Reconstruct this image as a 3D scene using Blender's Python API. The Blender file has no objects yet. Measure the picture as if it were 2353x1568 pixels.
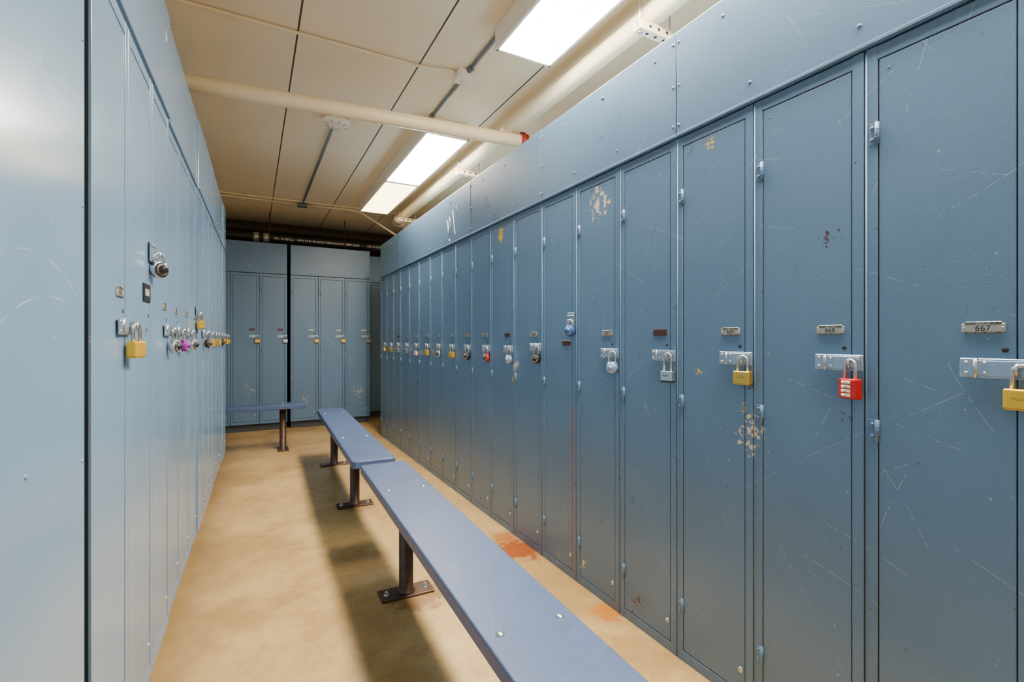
import bpy, bmesh, math, random
from mathutils import Vector, Matrix
random.seed(4)
COL = bpy.context.scene.collection
V = Vector

# ---------------------------------------------------------------- materials
def node(nt, typ, props=None, ins=None):
    n = nt.nodes.new(typ)
    for k, v in (props or {}).items(): setattr(n, k, v)
    for k, v in (ins or {}).items(): setin(nt, n.inputs[k], v)
    return n
def setin(nt, sock, v):
    if isinstance(v, bpy.types.NodeSocket): nt.links.new(v, sock)
    else:
        if hasattr(v, '__len__') and len(v) == 3 and sock.type == 'RGBA': v = (*v, 1)
        sock.default_value = v
def mth(nt, op, a, b=0.0, c=None):
    n = nt.nodes.new('ShaderNodeMath'); n.operation = op
    setin(nt, n.inputs[0], a); setin(nt, n.inputs[1], b)
    if c is not None: setin(nt, n.inputs[2], c)
    return n.outputs[0]
def mix(nt, f, a, b):
    n = nt.nodes.new('ShaderNodeMix'); n.data_type = 'RGBA'
    setin(nt, n.inputs[0], f); setin(nt, n.inputs[6], a); setin(nt, n.inputs[7], b)
    return n.outputs[2]
def noise(nt, vec, scale, detail=3, rough=.5):
    n = node(nt, 'ShaderNodeTexNoise', {}, {'Scale': scale, 'Detail': detail, 'Roughness': rough})
    if vec is not None: nt.links.new(vec, n.inputs['Vector'])
    return n.outputs['Fac'] if 'Fac' in n.outputs else n.outputs[0]
def smooth(nt, v, lo, hi):
    n = nt.nodes.new('ShaderNodeMapRange'); n.interpolation_type = 'SMOOTHSTEP'
    setin(nt, n.inputs[0], v); n.inputs[1].default_value = lo; n.inputs[2].default_value = hi
    return n.outputs[0]
def start(name):
    m = bpy.data.materials.new(name); m.use_nodes = True
    nt = m.node_tree
    return m, nt, nt.nodes['Principled BSDF']
def bump(nt, b, h, strength, dist=.01):
    n = node(nt, 'ShaderNodeBump', {}, {'Strength': strength, 'Distance': dist, 'Height': h})
    nt.links.new(n.outputs[0], b.inputs['Normal'])
def sc(c, k): return tuple(min(1, x*k) for x in c)

def simple(name, col, rough=.5, metal=0.0, var=.15, scale=40, bmp=.05, emis=None, es=0):
    m, nt, b = start(name)
    tc = nt.nodes.new('ShaderNodeTexCoord')
    n = noise(nt, tc.outputs['Object'], scale)
    c = mix(nt, n, sc(col, 1-var), sc(col, 1+var))
    nt.links.new(c, b.inputs['Base Color'])
    b.inputs['Roughness'].default_value = rough
    b.inputs['Metallic'].default_value = metal
    if bmp: bump(nt, b, n, bmp, .002)
    if emis:
        b.inputs['Emission Color'].default_value = (*emis, 1)
        b.inputs['Emission Strength'].default_value = es
    return m

def dist(nt, pos, p):
    return node(nt, 'ShaderNodeVectorMath', {'operation': 'DISTANCE'}, {0: pos, 1: p}).outputs['Value']
def patch_fac(nt, pos, p, r, thr, nscale):
    d = dist(nt, pos, p)
    d = mth(nt, 'ADD', d, mth(nt, 'MULTIPLY', mth(nt, 'SUBTRACT', noise(nt, pos, 1.6/r, 3, .6), .5), r*1.3))
    fall = mth(nt, 'SUBTRACT', 1.0, mth(nt, 'DIVIDE', d, r))
    fall = mth(nt, 'MINIMUM', mth(nt, 'MAXIMUM', fall, 0.0), 1.0)
    n = noise(nt, pos, nscale*.7, 6, .68)
    s = mth(nt, 'ADD', n, mth(nt, 'MULTIPLY', fall, .22))
    f = mth(nt, 'GREATER_THAN', s, thr-.01)
    return mth(nt, 'MULTIPLY', f, mth(nt, 'GREATER_THAN', fall, 0.01))
def scratch_layer(nt, pos, th, freq, width, dens, seed):
    sp = node(nt, 'ShaderNodeSeparateXYZ', {}, {0: pos})
    p = sp.outputs[1]; q = mth(nt, 'ADD', sp.outputs[0], sp.outputs[2])
    bend = mth(nt, 'MULTIPLY', noise(nt, pos, 2.2, 0), .10)
    u = mth(nt, 'ADD', mth(nt, 'MULTIPLY', p, math.cos(th)), mth(nt, 'MULTIPLY', q, math.sin(th)))
    v = mth(nt, 'ADD', mth(nt, 'SUBTRACT', mth(nt, 'MULTIPLY', q, math.cos(th)), mth(nt, 'MULTIPLY', p, math.sin(th))), bend)
    vf = mth(nt, 'MULTIPLY_ADD', v, freq, seed)
    cell = mth(nt, 'FLOOR', vf); fr = mth(nt, 'FRACT', vf)
    r = node(nt, 'ShaderNodeTexWhiteNoise', {'noise_dimensions': '1D'}, {'W': cell}).outputs['Value']
    ln = mth(nt, 'LESS_THAN', mth(nt, 'ABSOLUTE', mth(nt, 'SUBTRACT', fr, mth(nt, 'MULTIPLY_ADD', r, .7, .15))), width*freq)
    uc = mth(nt, 'ADD', mth(nt, 'MULTIPLY', u, 4.0), mth(nt, 'MULTIPLY', r, 57.0))
    c2 = mth(nt, 'FLOOR', uc); f2 = mth(nt, 'FRACT', uc)
    r2 = node(nt, 'ShaderNodeTexWhiteNoise', {'noise_dimensions': '1D'}, {'W': mth(nt, 'MULTIPLY_ADD', cell, 17.3, c2)}).outputs['Value']
    on = mth(nt, 'GREATER_THAN', r2, 1-dens)
    seg = mth(nt, 'LESS_THAN', mth(nt, 'ABSOLUTE', mth(nt, 'SUBTRACT', f2, .5)), mth(nt, 'MULTIPLY_ADD', mth(nt, 'FRACT', mth(nt, 'MULTIPLY', r2, 91.7)), .4, .06))
    brk = smooth(nt, noise(nt, pos, 60, 1), .38, .55)
    return mth(nt, 'MULTIPLY', mth(nt, 'MULTIPLY', ln, on), mth(nt, 'MULTIPLY', seg, brk))

def paint(name, col, rough, patches, chips=True, peel=.04, wav=.08, scr=.4, mott=.4, arcs=False, scuff=0, dens=.22):
    m, nt, b = start(name)
    pos = nt.nodes.new('ShaderNodeNewGeometry').outputs['Position']
    big = noise(nt, pos, 1.3, 3, .5)
    c = mix(nt, smooth(nt, big, .3, .7), sc(col, .92), sc(col, 1.06))
    if mott:
        fine = noise(nt, pos, 26, 5, .7)
        c = mix(nt, mth(nt, 'MULTIPLY', smooth(nt, fine, .55, .85), mott), c, sc(col, 1.25))
    if scuff:
        c = mix(nt, mth(nt, 'MULTIPLY', smooth(nt, noise(nt, pos, 9, 8, .75), .52, .72), scuff), c, sc(col, .6))
        c = mix(nt, mth(nt, 'MULTIPLY', smooth(nt, noise(nt, pos, 17, 8, .8), .58, .72), scuff*.5), c, (.22, .27, .36))
    for th, fq, wd, sd in ((.35, 7, .00055, 0), (-.6, 9, .0005, 3.3), (1.1, 8, .0005, 5.7), (-1.25, 6, .0006, 9.1)):
        f = scratch_layer(nt, pos, th, fq, wd, dens, sd)
        c = mix(nt, mth(nt, 'MULTIPLY', f, scr), c, (.62, .68, .72))
    if arcs:
        sp = node(nt, 'ShaderNodeSeparateXYZ', {}, {0: pos})
        lim = mth(nt, 'MULTIPLY', mth(nt, 'LESS_THAN', sp.outputs[1], 1.11), mth(nt, 'GREATER_THAN', sp.outputs[2], 1.12))
        nn = smooth(nt, noise(nt, pos, 20, 3), .35, .6)
        for cy, cz in ((.93, .90), (1.0, .84), (1.17, .82)):
            d = mth(nt, 'ABSOLUTE', mth(nt, 'SUBTRACT', dist(nt, pos, (-.27, cy, cz)), .345))
            f = mth(nt, 'MULTIPLY', mth(nt, 'MULTIPLY', mth(nt, 'LESS_THAN', d, .0007), lim), mth(nt, 'MULTIPLY', nn, .6))
            c = mix(nt, f, c, (.75, .80, .84))
    if chips:
        ch = mth(nt, 'GREATER_THAN', noise(nt, pos, 85, 3, .6), .72)
        mk = mth(nt, 'GREATER_THAN', noise(nt, pos, 2.6, 2), .48)
        f = mth(nt, 'MULTIPLY', ch, mk)
        cc = mix(nt, mth(nt, 'GREATER_THAN', noise(nt, pos, 9, 1), .53), (.04, .025, .02), (.5, .46, .38))
        c = mix(nt, f, c, cc)
    for p, r, colr, thr, ns in patches:
        c = mix(nt, patch_fac(nt, pos, p, r, thr, ns), c, colr)
    nt.links.new(c, b.inputs['Base Color'])
    rr = mth(nt, 'MULTIPLY_ADD', noise(nt, pos, 8, 4), .08, rough-.04)
    nt.links.new(rr, b.inputs['Roughness'])
    h = mth(nt, 'ADD', mth(nt, 'MULTIPLY', noise(nt, pos, 200, 2), peel), mth(nt, 'MULTIPLY', noise(nt, pos, 3.0, 0), wav))
    bump(nt, b, h, .35, .012)
    return m

CREAM = (.66, .56, .40); YEL = (.72, .50, .03); BRN = (.08, .03, .02); WHT = (.8, .8, .78)
R = 1.32
rp = [((R, 1.663, 1.70), .11, CREAM, .71, 50), ((R, .935, .845), .085, CREAM, .70, 90), ((R, .935, .80), .05, CREAM, .70, 90),
      ((R, .96, .90), .04, YEL, .72, 90), ((R, 2.597, 1.746), .07, YEL, .66, 40), ((R, 2.43, .90), .08, YEL, .71, 60),
      ((R, 2.40, .98), .07, CREAM, .71, 60), ((R, 1.42, .09), .09, BRN, .73, 90), ((R, .713, 1.384), .05, BRN, .74, 90),
      ((R, 1.082, 1.758), .025, YEL, .66, 150), ((R, .945, .975), .05, BRN, .73, 110), ((R, 1.131, 1.017), .035, YEL, .72, 110),
      ((R, 1.77, .11), .06, CREAM, .73, 60), ((R, .67, .93), .04, BRN, .74, 110)]
lp = [((-.26, 2.63, 2.02), .10, (.55, .10, .10), .77, 90), ((-.27, 2.07, 2.19), .035, WHT, .62, 30),
      ((-.27, 1.78, 1.14), .035, BRN, .66, 40)]
bp = [((1.25, 6.6, .4), .25, CREAM, .785, 90), ((.6, 6.6, .35), .2, CREAM, .785, 90), ((0.0, 6.6, .5), .2, CREAM, .79, 90),
      ((.43, 6.6, .62), .08, (.8, .5, .03), .76, 70)]
P_R = paint('blue_paint_right_row', (.110, .195, .310), .29, rp, peel=.06)
P_L = paint('blue_paint_left_row_lit', (.180, .300, .450), .19, lp, False, .015, .04, .45, .15, True, dens=.12)  # same blue paint, base colour lightened for the light falling on this row
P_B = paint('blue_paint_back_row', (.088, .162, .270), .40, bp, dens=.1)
P_BENCH = paint('bench_blue_paint', (.052, .088, .190), .42, [], False, scr=.2, scuff=.7, dens=.25)
M_DARK = simple('dark_gap', (.010, .011, .014), .8)
M_SEAM = simple('shadowed_seam', (.012, .018, .026), .8)
M_PLINTH = simple('plinth_dark', (.04, .045, .052), .7)
M_STEEL = simple('worn_steel', (.52, .54, .56), .30, .9, .2, 60)
M_CHROME = simple('chrome', (.50, .52, .54), .15, 1.0, .05, 60, 0)
M_HASP = simple('blue_grey_zinc', (.30, .40, .50), .33, .55, .25, 60)
M_PLATE = simple('aluminium_plate', (.44, .40, .33), .42, .6, .25, 120)
M_PLBR = simple('brown_painted_plate', (.07, .025, .02), .4, .2, .3, 80)
M_INK = simple('black_ink', (.015, .015, .015), .6)
M_BLKP = simple('black_plastic', (.012, .012, .014), .35)
M_WHT = simple('white_enamel', (.86, .78, .63), .45, 0, .04, 20, .02)
M_CHALK = simple('white_scrawl', (.85, .85, .84), .8)
M_BRASS = simple('brass', (.66, .42, .08), .28, .75, .15, 60)
M_ENGR = simple('engraved_brass_shadow', (.32, .19, .03), .5, .5)
M_YBRASS = simple('yellow_brass', (.78, .46, .03), .35, .5, .12, 60)
M_RED = simple('red_enamel', (.50, .008, .008), .3, .1, .15)
M_REDP = simple('red_pipe_primer', (.30, .02, .012), .6, 0, .3)
M_REDSTRIPE = simple('red_edge_paint', (.45, .008, .015), .4)
M_BLUE = simple('blue_lock_plastic', (.02, .09, .26), .3)
M_PURP = simple('purple_enamel', (.25, .012, .26), .3, .2)
M_PINK = simple('pale_pink_enamel', (.65, .42, .40), .35)
M_LBLUE = simple('pale_blue_enamel', (.28, .36, .56), .28, .5)
M_CREAM = simple('cream_pipe_paint', (.88, .71, .44), .42, 0, .06, 12, .05)
M_CON = simple('galvanised_conduit', (.20, .22, .23), .4, .6, .15, 60)
M_RUST = simple('rusted_brown_steel', (.075, .038, .022), .42, .4, .65, 22, .25)
M_BPIPE = simple('black_iron_pipe', (.015, .012, .010), .5)
M_BEAM = simple('brown_beam_paint', (.05, .03, .017), .7, 0, .3, 5)
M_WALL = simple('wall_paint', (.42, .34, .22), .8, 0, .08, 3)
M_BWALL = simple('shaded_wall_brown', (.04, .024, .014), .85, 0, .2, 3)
M_REDTXT = simple('red_lettering', (.60, .02, .015), .5)
M_LENS = simple('lit_diffuser', (.9, .9, .88), .5, 0, .02, 30, 0, (1.0, .905, .765), 96.0)
M_LENSY = simple('aged_yellow_lit_diffuser', (.9, .85, .6), .5, 0, .02, 30, 0, (1.0, .78, .36), 10.0)

def floor_mat():
    m, nt, b = start('sealed_tan_concrete')
    pos = nt.nodes.new('ShaderNodeNewGeometry').outputs['Position']
    a = noise(nt, pos, 1.9, 8, .72); f = noise(nt, pos, 11, 6, .7); g = noise(nt, pos, 190, 3)
    c = mix(nt, smooth(nt, a, .36, .64), (.36, .215, .070), (.58, .385, .150))
    c = mix(nt, mth(nt, 'MULTIPLY', smooth(nt, f, .48, .70), .5), c, (.31, .18, .06))
    c = mix(nt, mth(nt, 'MULTIPLY', smooth(nt, g, .45, .75), .45), c, (.68, .48, .22))
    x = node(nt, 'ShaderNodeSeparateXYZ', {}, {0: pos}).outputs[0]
    left_dark = smooth(nt, mth(nt, 'ADD', x, mth(nt, 'MULTIPLY', f, .25)), .08, -.14)  # floor colour darkens towards the left row
    c = mix(nt, mth(nt, 'MULTIPLY', left_dark, .5), c, (.18, .11, .045))
    f2 = noise(nt, pos, 24, 5, .7)
    for p, r, colr, k in (((1.245, 2.25, 0), .17, (.30, .065, .006), .95), ((1.25, 2.42, 0), .09, (.40, .13, .02), .8), ((1.285, 1.56, 0), .085, (.48, .17, .015), .95),
                          ((.63, 2.06, 0), .16, (.20, .085, .025), .75), ((.63, 3.32, 0), .14, (.18, .09, .04), .5)):
        d = dist(nt, pos, p)
        s = mth(nt, 'ADD', mth(nt, 'SUBTRACT', 1.0, mth(nt, 'DIVIDE', d, r)), mth(nt, 'MULTIPLY', mth(nt, 'SUBTRACT', f2, .47), 2.2))
        s = mth(nt, 'MULTIPLY', smooth(nt, s, .12, .55), mth(nt, 'LESS_THAN', d, r*1.5))
        c = mix(nt, mth(nt, 'MULTIPLY', s, k), c, colr)
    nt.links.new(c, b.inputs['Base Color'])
    nt.links.new(mth(nt, 'MULTIPLY_ADD', f, .35, .17), b.inputs['Roughness'])
    bump(nt, b, f, .06, .005)
    return m
def ceil_mat():
    m, nt, b = start('cream_ceiling_boards')
    pos = nt.nodes.new('ShaderNodeNewGeometry').outputs['Position']
    x = node(nt, 'ShaderNodeSeparateXYZ', {}, {0: pos}).outputs[0]
    fr = mth(nt, 'FRACT', mth(nt, 'ADD', mth(nt, 'DIVIDE', mth(nt, 'SUBTRACT', x, .21), .64), 10.5))
    d = mth(nt, 'ABSOLUTE', mth(nt, 'SUBTRACT', fr, .5))
    line = mth(nt, 'LESS_THAN', d, .007)
    a = noise(nt, pos, 1.5, 5, .6)
    c = mix(nt, smooth(nt, a, .3, .7), (.86, .69, .445), (.90, .745, .50))
    spot = mth(nt, 'GREATER_THAN', noise(nt, pos, 28, 2), .77)
    c = mix(nt, mth(nt, 'MULTIPLY', spot, .5), c, (.30, .2, .11))
    c = mix(nt, line, c, (.05, .035, .02))
    nt.links.new(c, b.inputs['Base Color'])
    b.inputs['Roughness'].default_value = .7
    bump(nt, b, mth(nt, 'SUBTRACT', noise(nt, pos, 40, 4), line), .12, .006)
    return m
M_FLOOR = floor_mat(); M_CEIL = ceil_mat()

# ---------------------------------------------------------------- mesh helpers
def merge(bm, tmp, mi, smoothf=False):
    mp = {v: bm.verts.new(v.co) for v in tmp.verts}
    for f in tmp.faces:
        try:
            nf = bm.faces.new([mp[v] for v in f.verts]); nf.material_index = mi; nf.smooth = smoothf or f.smooth
        except ValueError: pass
    tmp.free()
def box(bm, lo, hi, mi=0, bev=0.0, seg=1, mat=None):
    t = bmesh.new(); bmesh.ops.create_cube(t, size=1)
    lo, hi = V(lo), V(hi); c = (lo+hi)/2; s = hi-lo
    for v in t.verts: v.co = V((v.co.x*s.x+c.x, v.co.y*s.y+c.y, v.co.z*s.z+c.z))
    if bev: bmesh.ops.bevel(t, geom=t.edges[:], offset=bev, segments=seg, affect='EDGES', profile=.5)
    if mat: t.transform(mat)
    merge(bm, t, mi)
def tube(bm, pts, r, seg=12, mi=0, flat=1.0):
    pts = [V(p) for p in pts]; n = len(pts); rings = []
    t = (pts[1]-pts[0]).normalized()
    u = t.orthogonal().normalized(); w = t.cross(u)
    pt = t
    for i, p in enumerate(pts):
        if i == 0: tt = (pts[1]-pts[0])
        elif i == n-1: tt = pts[-1]-pts[-2]
        else: tt = (pts[i+1]-p).normalized()+(p-pts[i-1]).normalized()
        tt.normalize(); q = pt.rotation_difference(tt); u = q @ u; pt = tt; w = tt.cross(u)
        rr = r[i] if isinstance(r, (list, tuple)) else r
        rings.append([bm.verts.new(p+u*math.cos(a)*rr+w*math.sin(a)*rr) for a in (2*math.pi*k/seg for k in range(seg))])
    for a, b_ in zip(rings, rings[1:]):
        for k in range(seg):
            f = bm.faces.new([a[k], a[(k+1) % seg], b_[(k+1) % seg], b_[k]]); f.smooth = True; f.material_index = mi
    for rg, rev in ((rings[0], True), (rings[-1], False)):
        f = bm.faces.new(rg[::-1] if rev else rg); f.material_index = mi
def lathe(bm, prof, origin, axis='Z', seg=24, mi=0, sm=True):
    rot = {'Z': Matrix.Identity(3), '-Y': Matrix.Rotation(math.pi/2, 3, 'X')}[axis]
    o = V(origin); rings = []
    for r, z in prof:
        if r <= 1e-6: rings.append([bm.verts.new(o+rot @ V((0, 0, z)))])
        else: rings.append([bm.verts.new(o+rot @ V((r*math.cos(2*math.pi*k/seg), r*math.sin(2*math.pi*k/seg), z))) for k in range(seg)])
    for a, b_ in zip(rings, rings[1:]):
        for k in range(seg):
            k2 = (k+1) % seg
            if len(a) == 1 and len(b_) == 1: continue
            if len(a) == 1: vs = [a[0], b_[k2], b_[k]]
            elif len(b_) == 1: vs = [a[k], a[k2], b_[0]]
            else: vs = [a[k], a[k2], b_[k2], b_[k]]
            f = bm.faces.new(vs); f.smooth = sm; f.material_index = mi
def text(bm, s, size, mtx, mi, ext=.0002, bold=0.0):
    cu = bpy.data.curves.new('t', 'FONT'); cu.body = s; cu.size = size; cu.align_x = 'CENTER'; cu.align_y = 'CENTER'
    cu.extrude = ext; cu.resolution_u = 3; cu.offset = bold
    ob = bpy.data.objects.new('t', cu); COL.objects.link(ob)
    bpy.context.view_layer.update()
    me = bpy.data.meshes.new_from_object(ob.evaluated_get(bpy.context.evaluated_depsgraph_get()))
    me.transform(mtx)
    t = bmesh.new(); t.from_mesh(me); merge(bm, t, mi)
    bpy.data.objects.remove(ob); bpy.data.curves.remove(cu); bpy.data.meshes.remove(me)
FRONT = Matrix.Rotation(math.pi/2, 4, 'X')
def T(x, y, z): return Matrix.Translation((x, y, z))
def mesh(bm, name, mats):
    me = bpy.data.meshes.new(name); bmesh.ops.recalc_face_normals(bm, faces=bm.faces[:]); bm.to_mesh(me); bm.free()
    for m in mats: me.materials.append(m)
    return me
def obj(name, data, parent=None, loc=(0, 0, 0), rz=0.0, **props):
    o = bpy.data.objects.new(name, data); COL.objects.link(o)
    o.location = loc; o.rotation_euler = (0, 0, rz)
    if parent: o.parent = parent
    for k, v in props.items(): o[k] = v
    return o

# ---------------------------------------------------------------- room shell
def shell(name, lo, hi, mat):
    bm = bmesh.new(); box(bm, lo, hi)
    return obj(name, mesh(bm, name, [mat]), kind='structure')
XL, XR, Y0, Y1, ZC = -2.4, 3.2, -2.2, 7.65, 2.70
shell('floor', (XL-.1, Y0-.1, -.1), (XR+.1, Y1+.1, 0), M_FLOOR)
shell('ceiling', (XL-.1, Y0-.1, ZC), (XR+.1, Y1+.1, ZC+.1), M_CEIL)
# the room continues (open) sideways over the locker rows and behind the photographer
shell('wall_right', (XR, 5.0, 0), (XR+.1, Y1, ZC), M_WALL)
shell('wall_left', (XL-.1, 5.0, 0), (XL, Y1, ZC), M_WALL)
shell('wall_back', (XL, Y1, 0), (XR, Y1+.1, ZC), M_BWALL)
shell('trim_1', (XL, 7.35, 2.52), (XR, Y1, ZC), M_BEAM)

# ---------------------------------------------------------------- shared small parts
bm = bmesh.new()   # hinge, origin at door hinge edge
tube(bm, [(-.003, -.0025, -.026), (-.003, -.0025, .026)], .0050, 10)
for z in (-.0095, .0095): tube(bm, [(-.003, -.0025, z-.0006), (-.003, -.0025, z+.0006)], .0055, 10, 1)
box(bm, (-.020, -.0025, -.025), (-.004, .002, .025), 0, .0006)
for z in (-.014, .014): lathe(bm, [(.0050, 0), (.0045, .002), (.002, .0035), (0, .0037)], (-.013, -.0025, z), '-Y', 10)
tmp_h = mesh(bm, 'hinge', [P_R, M_DARK])
_hc = {}
for pm in (P_R, P_L, P_B):
    me = tmp_h.copy(); me.materials.clear(); me.materials.append(pm); me.materials.append(M_DARK); _hc[pm.name] = me
def hasp_mesh(vertical):
    bm = bmesh.new()    # origin at staple
    if not vertical:
        box(bm, (-.090, -.008, -.020), (.024, -.0035, .020), 0, .0015)
        box(bm, (-.062, -.0095, -.016), (.018, -.008, .016), 0, .001)
        tube(bm, [(-.064, -.008, -.020), (-.064, -.008, .020)], .0042, 10, 1)
        for z in (-.011, .011): lathe(bm, [(.004, 0), (.003, .002), (0, .003)], (-.079, -.008, z), '-Y', 10, 1)
        for z in (-.010, .010): lathe(bm, [(.0035, 0), (.0025, .0015), (0, .002)], (-.05, -.0095, z), '-Y', 10, 1)
    else:
        box(bm, (-.034, -.008, -.022), (.018, -.0035, .042), 0, .0015)
        box(bm, (-.026, -.010, -.018), (.012, -.008, .022), 0, .001)
        tube(bm, [(-.034, -.008, .026), (.018, -.008, .026)], .0042, 10, 1)
    pts = [(0, -.006, .011)] + [(0, -.012-.013*math.sin(a), .011*math.cos(a)) for a in [math.pi*k/8 for k in range(9)]] + [(0, -.006, -.011)]
    tube(bm, pts, .0032, 8, 1)
    return mesh(bm, 'hasp', [M_HASP, M_STEEL])
HASP = [hasp_mesh(False), hasp_mesh(True)]
def plate_mesh(num, kind):
    bm = bmesh.new()
    if kind == 'black':
        box(bm, (-.045, -.004, -.027), (.045, 0, .027), 0, .002)
        text(bm, num, .030, T(0, -.0042, 0) @ FRONT, 1)
        return mesh(bm, 'number_plate', [M_BLKP, M_WHT])
    w, h = .034, .0125
    box(bm, (-w+.005, -.0025, -h), (w-.005, 0, h), 0, .0008)
    box(bm, (-w, -.0022, -h+.004), (w, 0, h-.004), 0, .0008)
    for x in (-w+.004, w-.004): lathe(bm, [(.0022, 0), (.0015, .0012), (0, .0016)], (x, -.0022, 0), '-Y', 8, 2 if kind == 'silver' else 0)
    if kind == 'silver':
        text(bm, num, .0165, T(0, -.0027, -.0018) @ FRONT, 1)
        box(bm, (-.028, -.0028, -.0122), (.028, -.0024, -.0086), 1)
        text(bm, 'GENERAL OFFICES - AURORA, ILL.', .0034, T(0, -.0029, -.0104) @ FRONT, 0)
        box(bm, (-.028, -.0028, .0066), (-.011, -.0024, .0115), 1); box(bm, (.011, -.0028, .0066), (.028, -.0024, .0115), 1)
        text(bm, 'LYON', .0068, T(0, -.0028, .0090) @ FRONT, 1)
        text(bm, 'CHICAGO', .0036, T(-.0195, -.0029, .0090) @ FRONT, 0)
        text(bm, 'YORK, PA.', .0036, T(.0195, -.0029, .0090) @ FRONT, 0)
        return mesh(bm, 'number_plate', [M_PLATE, M_INK, M_STEEL])
    return mesh(bm, 'number_plate', [M_PLBR])
BROWN = plate_mesh('', 'brown')
SILV_BLANK = plate_mesh('', 'silver')

def rivet(bm, x, y, z, r=.0055, mi=0):
    lathe(bm, [(r, 0), (r*.85, r*.35), (r*.5, r*.55), (0, r*.62)], (x, y, z), '-Y', 10, mi)

# ---------------------------------------------------------------- lockers
def locker_bank(loc, rz, W, pm, zb, doors, label, group, marks=None, flush=False):
    n = len(doors); p = W/n
    root = obj('locker_bank', None, loc=loc, rz=rz, label=label, category='locker', group=group)
    root.empty_display_size = .1
    bm = bmesh.new()
    fb = .0010 if flush else .0013
    jw = .0278 if flush else .0278
    box(bm, (.003, .02, zb), (W-.003, .45, zb+1.823))
    if zb: box(bm, (.01, .05, 0), (W-.01, .44, zb), 1)
    for i in range(n):
        a, b_ = i*p, (i+1)*p
        g = .0016
        box(bm, (a+g, -.001, zb), (a+jw, .021, zb+1.823), 0, fb)
        box(bm, (b_-jw, -.001, zb), (b_-g, .021, zb+1.823), 0, fb)
        box(bm, (a+.026, -.0005, zb+1.790), (b_-.026, .021, zb+1.822), 0, fb)
        box(bm, (a+.026, -.0005, zb), (b_-.026, .021, zb+.035), 0, fb)
        # shade in the door gaps and stile seams, painted as dark strips
        for sx in (a+.0292, b_-.0292, a if i else a+.004): box(bm, (sx-.003, .004, zb+.01), (sx+.003, .0195, zb+1.80), 2)
        if not flush: tube(bm, [(a+.004, -.0005, zb+.002), (a+.004, -.0005, zb+1.82)], .002, 6)
    obj('body', mesh(bm, 'locker_body', [pm, M_PLINTH, M_SEAM]), root)
    bm = bmesh.new()
    box(bm, (.002, -.004, zb+1.827), (W-.002, .45, zb+2.20), 0, .003, 2)
    box(bm, (.002, -.008, zb+1.829), (W-.002, -.003, zb+1.839), 0, .0015)
    for x in (.012, W-.012):
        for z in (1.87, 2.01, 2.16): rivet(bm, x, -.004, zb+z)
    for i in range(1, n):
        rivet(bm, i*p-.01, -.004, zb+1.89); rivet(bm, i*p-p*.35, -.004, zb+2.145); rivet(bm, i*p+.2, -.004, zb+2.145)
    obj('top_panel', mesh(bm, 'top_panel', [pm]), root)
    for i, d in enumerate(doors):
        x0, x1 = i*p+.0305, (i+1)*p-.0305; w = x1-x0
        bm = bmesh.new()
        yf = .0008 if flush else .0005
        box(bm, (0, yf, .038), (w, .019, 1.787), 0, .0012, 2)
        lathe(bm, [(.0055, 0), (.0055, .0006), (0, .0006)], (w-.016, yf, 1.098), '-Y', 12, 1)
        lathe(bm, [(.009, 0), (.0085, .003), (.004, .005), (0, .0055)], (w-.014, yf, .105), '-Y', 14, 2)
        rivet(bm, w-.03, yf, .26, .003); rivet(bm, .02, yf, 1.76, .003)
        dr = obj('door', mesh(bm, 'locker_door', [pm, M_DARK, M_STEEL]), root, (x0, 0, zb))
        if not flush:
            for hz in (1.613, .90, .19):
                obj('hinge', _hc[pm.name], dr, (0, 0, hz))
        h = obj('hasp', HASP[1 if d.get('vert') else 0], dr, (w+.006, .0, d.get('hz', 1.060)), label='worn zinc steel hasp')
        k = d.get('plate', 'silver')
        if k == 'silver':
            me = plate_mesh(d['num'], 'silver') if d.get('num') else SILV_BLANK
        elif k == 'black': me = plate_mesh(d['num'], 'black')
        else: me = BROWN
        obj('number_plate', me, dr, (w-(.049 if k != 'black' else .05), yf, d.get('pz', 1.143)), label={'silver': 'small aluminium number plate', 'brown': 'dark brown painted plate', 'black': 'black number plate with white digits'}[k])
        if d.get('stripe'):
            bm = bmesh.new(); box(bm, (w+.0003, -.002, .03), (w+.0050, .004, .80), 0, .001)
            obj('edge_strip', mesh(bm, 'edge_strip', [M_REDSTRIPE]), dr, label='red painted door edge')
        if d.get('lock'): padlock(root, (x1+.009+d.get('dx', 0), d.get('hz', 1.060)+zb), loc, rz, *d['lock'])
    for mk in (marks or []):
        bm = bmesh.new()
        for st in mk: tube(bm, [(q[0], -.0045, zb+q[1]) for q in st], [q[2] for q in st], 6)
        obj('scrawl_mark', mesh(bm, 'scrawl', [M_CHALK]), root, label='white scrawled mark on top panel')
    return root

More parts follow.
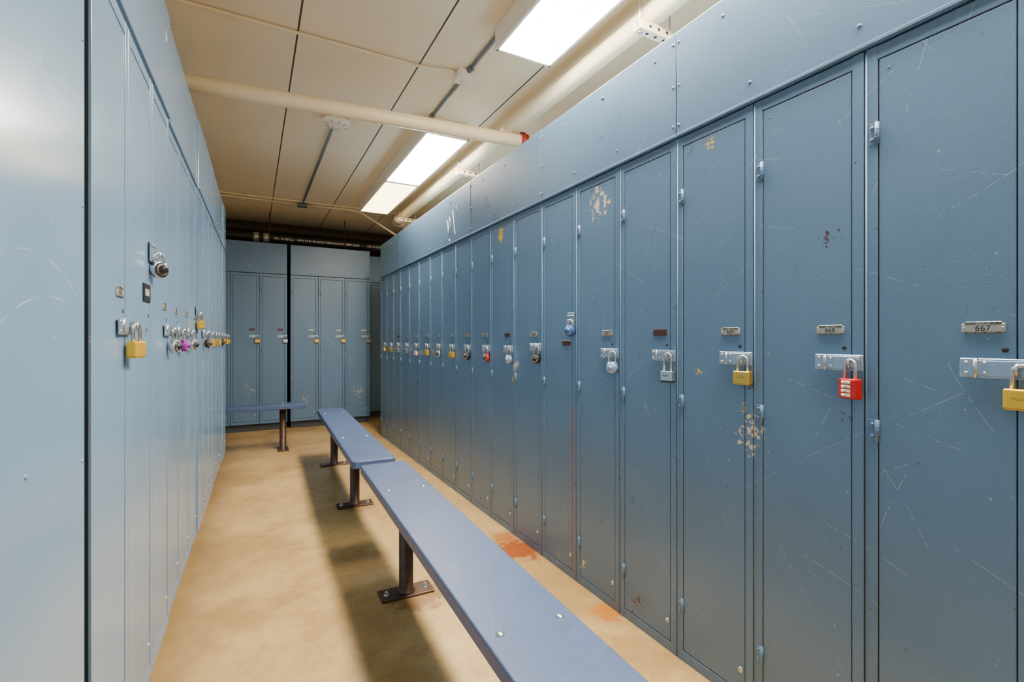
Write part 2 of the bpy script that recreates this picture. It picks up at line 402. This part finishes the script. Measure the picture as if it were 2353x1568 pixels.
# ---------------------------------------------------------------- padlocks
_lc = {}
def lock_meshes(kind, mat, brand):
    key = (kind, mat.name, brand)
    if key in _lc: return _lc[key]
    b = bmesh.new(); extra = None
    if kind == 'rect':
        box(b, (-.026, -.011, -.086), (.026, .011, -.045), 0, .0035, 3)
        box(b, (-.0262, -.0112, -.0825), (.0262, .0112, -.0815), 1)
        lathe(b, [(.006, 0), (.006, .001), (0, .001)], (0, 0, -.0862), 'Z', 12, 1)
        if brand: text(b, 'Master', .0085, T(0, -.0110, -.064) @ FRONT, 1, .0001)
        body = mesh(b, 'padlock_body', [mat, M_ENGR])
    elif kind == 'long':
        box(b, (-.024, -.011, -.102), (.024, .011, -.062), 0, .004, 3)
        box(b, (-.0243, -.0115, -.102), (.0243, .0115, -.094), 1, .002)
        if brand: text(b, 'Master', .009, T(0, -.0111, -.078) @ FRONT, 1)
        body = mesh(b, 'padlock_body', [mat, M_INK])
    elif kind == 'combo':
        box(b, (-.024, -.012, -.096), (.024, .012, -.046), 0, .004, 3)
        body = mesh(b, 'padlock_body', [mat, M_INK])
        b = bmesh.new()
        for k in range(4):
            z = -.055-.0105*k
            tube(b, [(-.013, -.0095, z), (.013, -.0095, z)], .0048, 14, 0)
            text(b, str((3*k+4) % 10)+' '+str((3*k+5) % 10), .0065, T(0, -.0145, z) @ FRONT, 1)
        extra = ('number_wheels', mesh(b, 'number_wheels', [M_WHT, M_INK]))
    else:
        zc_ = -.050 if kind == 'knob' else -.066
        R0 = 1.08 if kind == 'knob' else 1.0
        lathe(b, [(0, -.010), (.020*R0, -.010), (.0245*R0, -.007), (.0255*R0, 0), (.0245*R0, .007), (.021*R0, .010), (0, .010)], (0, 0, zc_), '-Y', 28, 0)
        box(b, (-.021, -.008, zc_+.008), (.021, .008, zc_+.022), 0, .003, 2)
        body = mesh(b, 'padlock_body', [mat])
        b = bmesh.new()
        kz = .016 if kind == 'knob' else .012
        lathe(b, [(.0215 if kind == 'knob' else .0195, 0), (.0215 if kind == 'knob' else .0195, .002), (.014, .004), (.012 if kind == 'knob' else .009, .0045), (.011 if kind == 'knob' else .008, kz-.002), (.006, kz), (0, kz)], (0, -.010, zc_), '-Y', 28, 0)
        for k in range(20):
            a = 2*math.pi*k/20
            box(b, (-.0004, -.0144, .0145), (.0004, -.0122, .0188), 1, 0, 1, T(0, 0, zc_) @ Matrix.Rotation(a, 4, 'Y'))
        own = mat.name in ('purple_enamel', 'blue_lock_plastic', 'pale_blue_enamel')
        extra = ('dial', mesh(b, 'lock_dial', [mat if own else M_BLKP, M_WHT]))
    b = bmesh.new()
    low = {'long': -.066, 'knob': -.036}.get(kind, -.052)
    pts = [(-.0155, 0, low)] + [(-.0155*math.cos(a), 0, -.0155+.0155*math.sin(a)) for a in [math.pi*k/12 for k in range(13)]] + [(.0155, 0, low)]
    tube(b, pts, .0042, 10)
    sh = mesh(b, 'shackle', [M_STEEL])
    _lc[key] = (body, sh, extra); return _lc[key]
LL = {'brass': 'brass padlock with steel shackle', 'yellow_brass': 'yellow brass padlock with steel shackle', 'red_enamel': 'red combination padlock',
      'worn_steel': 'silver steel padlock', 'blue_lock_plastic': 'dark blue dial combination padlock', 'purple_enamel': 'purple dial combination padlock',
      'black_plastic': 'black dial combination padlock', 'pale_pink_enamel': 'pale pink padlock', 'pale_blue_enamel': 'silvery pale blue dial padlock', 'chrome': 'chunky chrome padlock with black dial'}
def padlock(root, xz, loc, rz, kind, mat, ang=0.0, brand=False):
    m = Matrix.Translation(loc) @ Matrix.Rotation(rz, 4, 'Z')
    w = m @ V((xz[0], -.0215, xz[1]+.008))
    o = obj('padlock', None, loc=w, rz=rz+ang, label=LL[mat.name]+' hanging from a locker hasp', category='padlock', group='padlocks on the lockers')
    o.empty_display_size = .02
    body, sh, ex = lock_meshes(kind, mat, brand)
    obj('lock_body', body, o); obj('shackle', sh, o, label='steel shackle')
    if ex: obj(ex[0], ex[1], o)

S = 'silver'; Bn = 'brown'
def D(num=None, plate=S, lock=None, **k): return dict(num=num, plate=plate, lock=lock, **k)
GR, GL, GB = 'blue lockers along the long row', 'blue lockers along the opposite row', 'blue lockers across the aisle end'
right = [
 (.335, -.56, [D('666'), D('665'), D('664')]),
 (1.2255, .335, [D('669', lock=('rect', M_BRASS, .1, True)), D('668', lock=('combo', M_RED, -.35)), D('667', dx=.006, lock=('rect', M_YBRASS, -.15, True))]),
 (2.125, 1.2255, [D(plate=Bn, hz=1.20, vert=1, stripe=1, lock=('knob', M_BLUE, .3), pz=1.10), D('671', lock=('dial', M_LBLUE, .35)), D(plate=Bn, lock=('long', M_STEEL, .1, True))]),
 (3.036, 2.125, [D('675', lock=('dial', M_RED, .3)), D(plate=Bn, lock=('dial', M_LBLUE, .2)), D('673', lock=('dial', M_BLKP, .4), hz=1.075)]),
 (3.90, 3.036, [D('678', lock=('dial', M_STEEL, .2)), D('677', lock=('rect', M_YBRASS, .2)), D('676', lock=('dial', M_BLKP, .3))]),
 (4.82, 3.90, [D('681', lock=('rect', M_STEEL, .2)), D('680', lock=('long', M_PINK, .1)), D('679', lock=('rect', M_YBRASS, .1))]),
 (5.66, 4.82, [D('684', lock=('rect', M_YBRASS, 0)), D('683', lock=('rect', M_BRASS, .2)), D(plate=Bn, lock=('rect', M_STEEL, .2))]),
]
WM = [[[(.40, 2.03, .001), (.43, 2.00, .005), (.447, 1.915, .006), (.462, 1.985, .003), (.468, 2.035, .005), (.49, 1.95, .003)],
       [(.515, 2.00, .002), (.535, 2.07, .006), (.55, 1.99, .004), (.575, 1.90, .006), (.58, 1.885, .002)], [(.585, 2.01, .002), (.60, 2.09, .005), (.605, 2.05, .002)], [(.455, 1.875, .003), (.47, 1.855, .006), (.48, 1.865, .002)]]]
for k, (ya, yb, ds) in enumerate(right):
    locker_bank((R, ya, 0), -math.pi/2, ya-yb, P_R, 0.0, ds,
        'blue steel three-door locker bank with scratched, chipped paint and number plates' if k < 3 else 'blue steel three-door locker bank with padlocked narrow doors', GR,
        WM if k == 4 else None)
SL = .0190
def lx(y): return -.3085+SL*y
a_l = math.pi/2 - math.atan(SL)
left = [(1.2465, 2.1465, [D('632', lock=('rect', M_YBRASS, -.25)), D('0631', 'black', hz=1.285, vert=1, pz=1.165, lock=('knob', M_CHROME, -.7)), D('630', lock=('dial', M_STEEL, -.3))]),
 (2.1465, 3.04, [D('629', lock=('dial', M_PURP, -.3)), D('628', lock=('dial', M_STEEL, -.4)), D(plate=S, hz=1.16, vert=1, lock=('rect', M_YBRASS, -.2))]),
 (3.04, 3.93, [D(lock=('dial', M_BLKP, -.3)), D(lock=('rect', M_YBRASS, -.1)), D(lock=('rect', M_BRASS, -.1))]),
 (3.93, 4.82, [D(lock=('rect', M_YBRASS, -.1)), D(lock=('dial', M_BLKP, -.1)), D(lock=('rect', M_BRASS, -.1))]),
 (4.82, 5.12, [D(lock=('rect', M_YBRASS, -.1))])]
for (ya, yb, ds), st in zip(left, (.002, -.005, 0, -.004, 0)):
    locker_bank((lx(ya)+st, ya+.003, 0), a_l, yb-ya-.006, P_L, .09, ds, 'glossy blue steel locker bank with padlocks', GL, flush=True)
B_ = ('rect', M_YBRASS, 0.0)
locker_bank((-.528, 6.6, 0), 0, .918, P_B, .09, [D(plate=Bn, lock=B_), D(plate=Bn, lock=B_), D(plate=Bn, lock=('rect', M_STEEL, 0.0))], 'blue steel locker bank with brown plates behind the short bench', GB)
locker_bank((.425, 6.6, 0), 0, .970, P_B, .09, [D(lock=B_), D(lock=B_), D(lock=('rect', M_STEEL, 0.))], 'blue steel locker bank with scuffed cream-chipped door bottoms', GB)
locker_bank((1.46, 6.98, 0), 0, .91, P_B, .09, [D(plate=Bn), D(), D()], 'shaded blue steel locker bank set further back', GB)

# near cover panel on left
bm = bmesh.new()
box(bm, (0, 0, 0), (1.45, .018, 2.29), 0, .003, 2)
box(bm, (1.30, .018, 0), (1.43, .42, 2.28), 1)
for x, z in ((1.435, 1.36), (1.435, 1.66), (1.435, .5), (1.435, .9), (1.435, .2), (1.435, 2.0), (1.2, .93), (1.2, 1.9), (1.2, .3), (.7, .93), (.7, 1.9)): rivet(bm, x, 0, z, .004)
ep = obj('cover_panel', mesh(bm, 'cover_panel', [P_L, M_DARK]), None, (lx(-.3)+.018, -.30, 0), a_l, label='large flat blue sheet steel panel beside the lockers', category='metal panel')

# ---------------------------------------------------------------- benches
def bench(cx, cy, rz, L, posts, label):
    root = obj('bench', None, loc=(cx, cy, 0), rz=rz, label=label, category='bench', group='blue changing benches')
    W, H, TH = .235, .46, .042
    t = bmesh.new(); bmesh.ops.create_cube(t, size=1)
    for v in t.verts: v.co = V((v.co.x*W, v.co.y*L, H-TH/2+v.co.z*TH))
    ve = [e for e in t.edges if abs(e.verts[0].co.z-e.verts[1].co.z) > .01]
    bmesh.ops.bevel(t, geom=ve, offset=.028, segments=6, affect='EDGES', profile=.5)
    t.normal_update()
    he = [e for e in t.edges if any(abs(f.normal.z) > .9 for f in e.link_faces) and any(abs(f.normal.z) < .1 for f in e.link_faces)]
    bmesh.ops.bevel(t, geom=he, offset=.006, segments=3, affect='EDGES', profile=.5)
    seat = obj('seat', mesh(t, 'bench_seat', [P_BENCH]), root)
    for py in posts:
        for sx in (-.078, .078):
            b = bmesh.new(); lathe(b, [(.0105, -.002), (.0105, .001), (.008, .0035), (.004, .005), (0, .0055)], (0, 0, 0), 'Z', 18)
            obj('bolt', mesh(b, 'bench_bolt', [M_STEEL]), seat, (sx, py, H), label='domed steel carriage bolt')
        b = bmesh.new()
        tube(b, [(0, 0, .008), (0, 0, .016), (0, 0, .02), (0, 0, H-TH-.006)], [.040, .037, .031, .031], 20)
        box(b, (-.095, -.045, H-TH-.008), (.095, .045, H-TH), 0, .002)
        leg = obj('leg', mesh(b, 'bench_leg', [M_RUST]), root, (0, py, 0), label='rusty dark brown steel tube post')
        b = bmesh.new(); box(b, (-.115, -.05, 0), (.115, .05, .010), 0, .002)
        for sx in (-.085, .085):
            lathe(b, [(.013, .010), (.013, .012), (0, .012)], (sx, 0, 0), 'Z', 14, 1)
            lathe(b, [(.009, .012), (.009, .019), (0, .019)], (sx, 0, 0), 'Z', 6, 1, False)
            lathe(b, [(.005, .019), (.005, .026), (0, .026)], (sx, 0, 0), 'Z', 8, 1)
        obj('base_plate', mesh(b, 'base_plate', [M_RUST, M_STEEL]), leg, label='rusty floor plate with two bolts')
ang = -math.atan(.030)
def bench_line(x_at, y_at, ya, yb, posts, label):
    cy = (ya+yb)/2; cx = x_at+(cy-y_at)*.030
    bench(cx, cy, ang, yb-ya, [p-cy for p in posts], label)
bench_line(.56, .75, -.38, 2.595, [2.10, .96, -.18], 'long blue painted wooden bench with domed bolts on rusty posts')
bench_line(.592, 2.69, 2.675, 4.86, [3.37, 4.54], 'blue painted wooden bench on rusty posts beyond the long one')
bench(-.52, 5.42, math.pi/2, 2.02, [-.80, .75], 'short crosswise blue bench on a rusty post before the end lockers')

# ---------------------------------------------------------------- ceiling lights
def ceiling_light(cx, ya, yb, label, lens):
    root = obj('ceiling_light', None, loc=(cx, (ya+yb)/2, ZC), label=label, category='ceiling light', group='fluorescent ceiling lights')
    L = (yb-ya)/2-.003; b = bmesh.new()
    box(b, (-.165, -L, -.105), (.165, L, 0), 0, .004)
    for s in (-1, 1):
        box(b, (s*.158-.009, -L, -.120), (s*.158+.009, L, -.100), 0, .003)
        box(b, (-.165, s*(L-.010)-.010, -.120), (.165, s*(L-.010)+.010, -.100), 0, .003)
    obj('housing', mesh(b, 'light_housing', [M_WHT]), root, label='white enamel steel housing')
    b = bmesh.new(); box(b, (-.148, -L+.021, -.116), (.148, L-.021, -.107), 0, .001)
    obj('diffuser', mesh(b, 'light_diffuser', [lens]), root, label='glowing yellowed diffuser' if lens is M_LENSY else 'glowing white diffuser')
LB = 'white rectangular fluorescent ceiling light, switched on, above the lockers'
for ya, yb in ((-.23, .98), (.98, 2.20), (3.285, 4.50)): ceiling_light(1.25, ya, yb, LB, M_LENS)
ceiling_light(1.25, 4.50, 5.71, 'white rectangular fluorescent ceiling light with dimmer yellowed diffuser', M_LENSY)

# ---------------------------------------------------------------- pipes & conduits
def arc(c, a, b_, n=8):
    c, a, b_ = V(c), V(a), V(b_)
    return [c+a*math.cos(math.pi/2*k/n)+b_*math.sin(math.pi/2*k/n) for k in range(n+1)]
def pipe(name, paths, mats, label, cat, rings=()):
    b = bmesh.new()
    for pts, r, mi in paths: tube(b, pts, r, 20, mi)
    for p0, p1, r, mi in rings: tube(b, [p0, p1], r, 20, mi)
    return obj(name, mesh(b, name, mats), label=label, category=cat)
px, pz = 1.57, 2.572
pts = [(px, -2.1, pz), (px, 5.9, pz)] + arc((px+.09, 5.9, pz), (-.09, 0, 0), (0, .09, 0))[1:] + [(2.6, 5.99, pz)]
pipe('heating_pipe', [(pts, .056, 0)], [M_CREAM], 'thick cream painted pipe hung under the ceiling above the lockers', 'pipe',
     [((px, 5.70, pz), (px, 5.86, pz), .064, 0), ((px+.12, 5.99, pz), (px+.2, 5.99, pz), .064, 0), ((px, 2.9, pz), (px, 2.98, pz), .062, 0)])
for yy in (-.6, 1.6, 3.7, 5.5):
    b = bmesh.new()
    box(b, (-.11, -.021, -.004), (.11, .021, 0)); box(b, (-.11, -.021, 0), (.11, -.018, .038)); box(b, (-.11, .018, 0), (.11, .021, .038))
    for x in (-.05, 0, .05): lathe(b, [(.008, -.0045), (0, -.0046)], (x, 0, 0), 'Z', 12, 1)
    for x in (-.05, 0, .05): lathe(b, [(.007, .0), (.007, .0008), (0, .0008)], (x, -.021, .018), '-Y', 12, 1)
    hg = obj('pipe_hanger', mesh(b, 'pipe_hanger', [M_CREAM, M_INK]), None, (1.59, yy, 2.474), label='cream strut channel hanger carrying the thick pipe', category='pipe hanger', group='pipe hangers')
    for x in (-.09, .09):
        b = bmesh.new(); tube(b, [(0, 0, -.02), (0, 0, ZC-2.474)], .0045, 8)
        lathe(b, [(.011, -.012), (.011, -.004), (.011, -.004)], (0, 0, 0), 'Z', 6, 0, False); lathe(b, [(.012, ZC-2.474-.012), (.012, ZC-2.474)], (0, 0, 0), 'Z', 8)
        obj('threaded_rod', mesh(b, 'threaded_rod', [M_STEEL]), hg, (x, 0, 0))
xa, xb = (-1.5, 3.14), (2.5, 2.78)
def cx_(x): return xa[1]+(xb[1]-xa[1])*(x-xa[0])/(xb[0]-xa[0])
zp = 2.462
cp = pipe('cross_pipe', [([(x, cx_(x), zp) for x in (-1.5, 2.5)], .042, 0)], [M_CREAM, M_REDP], 'cream painted sprinkler pipe crossing the aisle with red coupling', 'pipe',
     [((1.600, cx_(1.600), zp), (1.608, cx_(1.608), zp), .050, 1), ((1.608, cx_(1.608), zp), (1.645, cx_(1.645), zp), .046, 1), ((1.645, cx_(1.645), zp), (1.652, cx_(1.652), zp), .050, 1)])
b = bmesh.new(); box(b, (1.605, cx_(1.62)-.010, zp+.043), (1.645, cx_(1.62)+.010, zp+.062), 0, .003)
obj('coupling_lug', mesh(b, 'coupling_lug', [M_REDP]), cp, label='red coupling bolt lug')
for x in (-1.0, 2.1):
    b = bmesh.new(); tube(b, [(x, cx_(x), zp+.03), (x, cx_(x), ZC)], .005, 8); tube(b, [(x-.012, cx_(x), zp), (x+.012, cx_(x), zp)], .048, 20)
    obj('hanger_rod', mesh(b, 'hanger_rod', [M_STEEL]), cp)

zc = ZC-.012
pipe('conduit', [([(-1.2, 2.70, zc), (.80, 2.70, zc), (.90, 2.69, zc), (1.0, 2.66, zc), (1.06, 2.66, zc)], .008, 0)], [M_CREAM], 'thin cream conduit crossing the ceiling to a junction box', 'conduit',
     [((.80, 2.70, zc-.002), (.83, 2.70, zc-.002), .012, 0)])
pipe('conduit', [([(1.12, 2.20, zc), (1.12, 2.605, zc)], .0105, 0), ([(1.12, 2.715, zc), (1.12, 3.285, zc)], .0105, 0)], [M_CON], 'grey metal conduit between two ceiling lights', 'conduit',
     [((1.12, 2.57, zc), (1.12, 2.605, zc), .016, 0), ((1.12, 2.715, zc), (1.12, 2.745, zc), .016, 0), ((1.12, 3.24, zc), (1.12, 3.28, zc), .016, 0), ((1.12, 2.21, zc), (1.12, 2.24, zc), .016, 0)])
b = bmesh.new(); box(b, (-.055, -.055, -.05), (.055, .055, 0), 0, .01, 3); lathe(b, [(.03, -.05), (.028, -.056), (0, -.058)], (0, 0, 0), 'Z', 20)
for sx in (-.04, .04): lathe(b, [(.005, -.05), (.004, -.053), (0, -.053)], (sx, -.04, 0), 'Z', 10, 1)
obj('junction_box', mesh(b, 'junction_box', [M_WHT, M_STEEL]), None, (1.115, 2.66, ZC), label='white junction box on the ceiling between lights', category='junction box')
pipe('conduit', [([(.53, 3.725, zc), (.52, 6.06, zc)], .011, 0)], [M_CON], 'grey metal conduit running from the fire alarm', 'conduit', [((.53, 3.73, zc), (.53, 3.76, zc), .016, 0), ((.52, 6.02, zc), (.52, 6.06, zc), .016, 0)])
b = bmesh.new(); box(b, (-.05, -.05, -.045), (.05, .05, 0), 0, .006, 2); lathe(b, [(.02, -.045), (.018, -.05), (0, -.05)], (0, 0, 0), 'Z', 14)
obj('junction_box', mesh(b, 'junction_box_steel', [M_CON]), None, (.52, 6.11, ZC), label='small grey steel junction box on the ceiling', category='junction box')
pipe('conduit', [([(-1.2, 6.13, zc), (.47, 6.13, zc)], .010, 0)], [M_CREAM], 'cream conduit crossing the ceiling to a steel box', 'conduit', [((-.1, 6.13, zc), (-.06, 6.13, zc), .015, 0)])
pipe('conduit', [([(.57, 6.13, zc), (1.10, 6.10, zc), (1.2, 6.09, zc-.03), (1.62, 6.09, 2.43), (1.8, 6.09, 2.33)], .012, 0)], [M_CREAM], 'cream conduit bending down from the ceiling', 'conduit', [((.9, 6.11, zc), (.94, 6.11, zc), .016, 0)])
pipe('conduit', [([(-1.2, 6.02, zc-.001), (1.3, 5.97, zc-.001), (1.4, 5.97, zc), (1.9, 6.10, zc)], .009, 0)], [M_CREAM], 'second thin cream conduit across the ceiling', 'conduit')

# fire alarm
al = obj('fire_alarm', None, None, (.53, 3.63, ZC), label='round white ceiling fire alarm with red FIRE lettering', category='fire alarm')
b = bmesh.new()
lathe(b, [(.0, 0), (.092, 0), (.095, -.006), (.095, -.034), (.088, -.046), (.070, -.058), (.045, -.064), (0, -.066)], (0, 0, 0), 'Z', 36)
for k in range(8):
    a = 2*math.pi*k/8+.2; tube(b, [(.078*math.cos(a), .078*math.sin(a), -.0535), (.05*math.cos(a), .05*math.sin(a), -.0635)], .004, 6, 1)
obj('alarm_body', mesh(b, 'alarm_body', [M_WHT, M_PLATE]), al)
b = bmesh.new(); box(b, (-.02, -.03, -.082), (.02, .03, -.060), 0, .006, 3)
obj('strobe_lens', mesh(b, 'strobe_lens', [simple('clear_strobe', (.75, .78, .8), .1, .2)]), al, label='clear strobe lens')
b = bmesh.new()
for a0 in (-50, 45):
    for j, chh in enumerate('FIRE'):
        a = math.radians(a0-12+(j-1.5)*15)
        text(b, chh, .034, Matrix.Rotation(a, 4, 'Z') @ T(0, -.0955, -.020) @ FRONT, 0, .0006, .0006)
obj('lettering', mesh(b, 'alarm_text', [M_REDTXT]), al, label='red FIRE lettering')

# black iron pipe with stencil text above end lockers
b = bmesh.new(); yb_, zb_ = 6.78, 2.385
tube(b, [(-1.6, yb_, zb_), (3.0, yb_, zb_)], .048, 24, 0)
for x in (.30, .95, 1.3): tube(b, [(x, yb_, zb_), (x+.012, yb_, zb_)], .052, 24, 0)
for x in (.02, .13): tube(b, [(x, yb_, zb_), (x+.06, yb_, zb_)], .060, 16, 2)
def ptxt(s, x, size):
    text(b, s, size, T(x, yb_-.0487, zb_-.004) @ Matrix.Rotation(math.pi, 4, 'Y') @ FRONT, 1, .0003)
ptxt('TYLER ® USA', .36, .038); ptxt('ASTM A888 BUPC/NSF/NPC CODE 00-18-13 10:43', .90, .036); ptxt('TYLER ® USA', 1.50, .038)
o = obj('drain_pipe', mesh(b, 'drain_pipe', [M_BPIPE, M_WHT, M_PLATE]), label='black iron drain pipe with white stencilled lettering above the lockers', category='pipe')
for x in (.2, 1.1):
    b = bmesh.new(); tube(b, [(0, 0, .05), (0, 0, ZC-zb_)], .006, 8); tube(b, [(-.012, 0, 0), (.012, 0, 0)], .056, 20)
    obj('pipe_hanger', mesh(b, 'ring_hanger', [M_RUST]), None, (x, yb_, zb_), label='steel ring hanger holding the black pipe', category='pipe hanger', group='pipe hangers')
pipe('wall_pipe', [([(-1.6, 7.1, 2.56), (3.0, 7.1, 2.56)], .045, 0)], [M_BEAM], 'brown painted pipe high on the end wall', 'pipe')

# ---------------------------------------------------------------- world, fill & camera
w = bpy.data.worlds.new('World'); bpy.context.scene.world = w; w.use_nodes = True
w.node_tree.nodes['Background'].inputs[0].default_value = (1.0, .86, .64, 1)
w.node_tree.nodes['Background'].inputs[1].default_value = .85
cam = bpy.data.cameras.new('camera'); co = bpy.data.objects.new('camera', cam); COL.objects.link(co)
cam.sensor_width = 36; cam.lens = 36*1111/2353; cam.shift_y = -5/2353; cam.clip_start = .01
co.location = (0, 0, 1.12); co.rotation_euler = (math.pi/2, 0, -math.atan(598.5/1111))
bpy.context.scene.camera = co
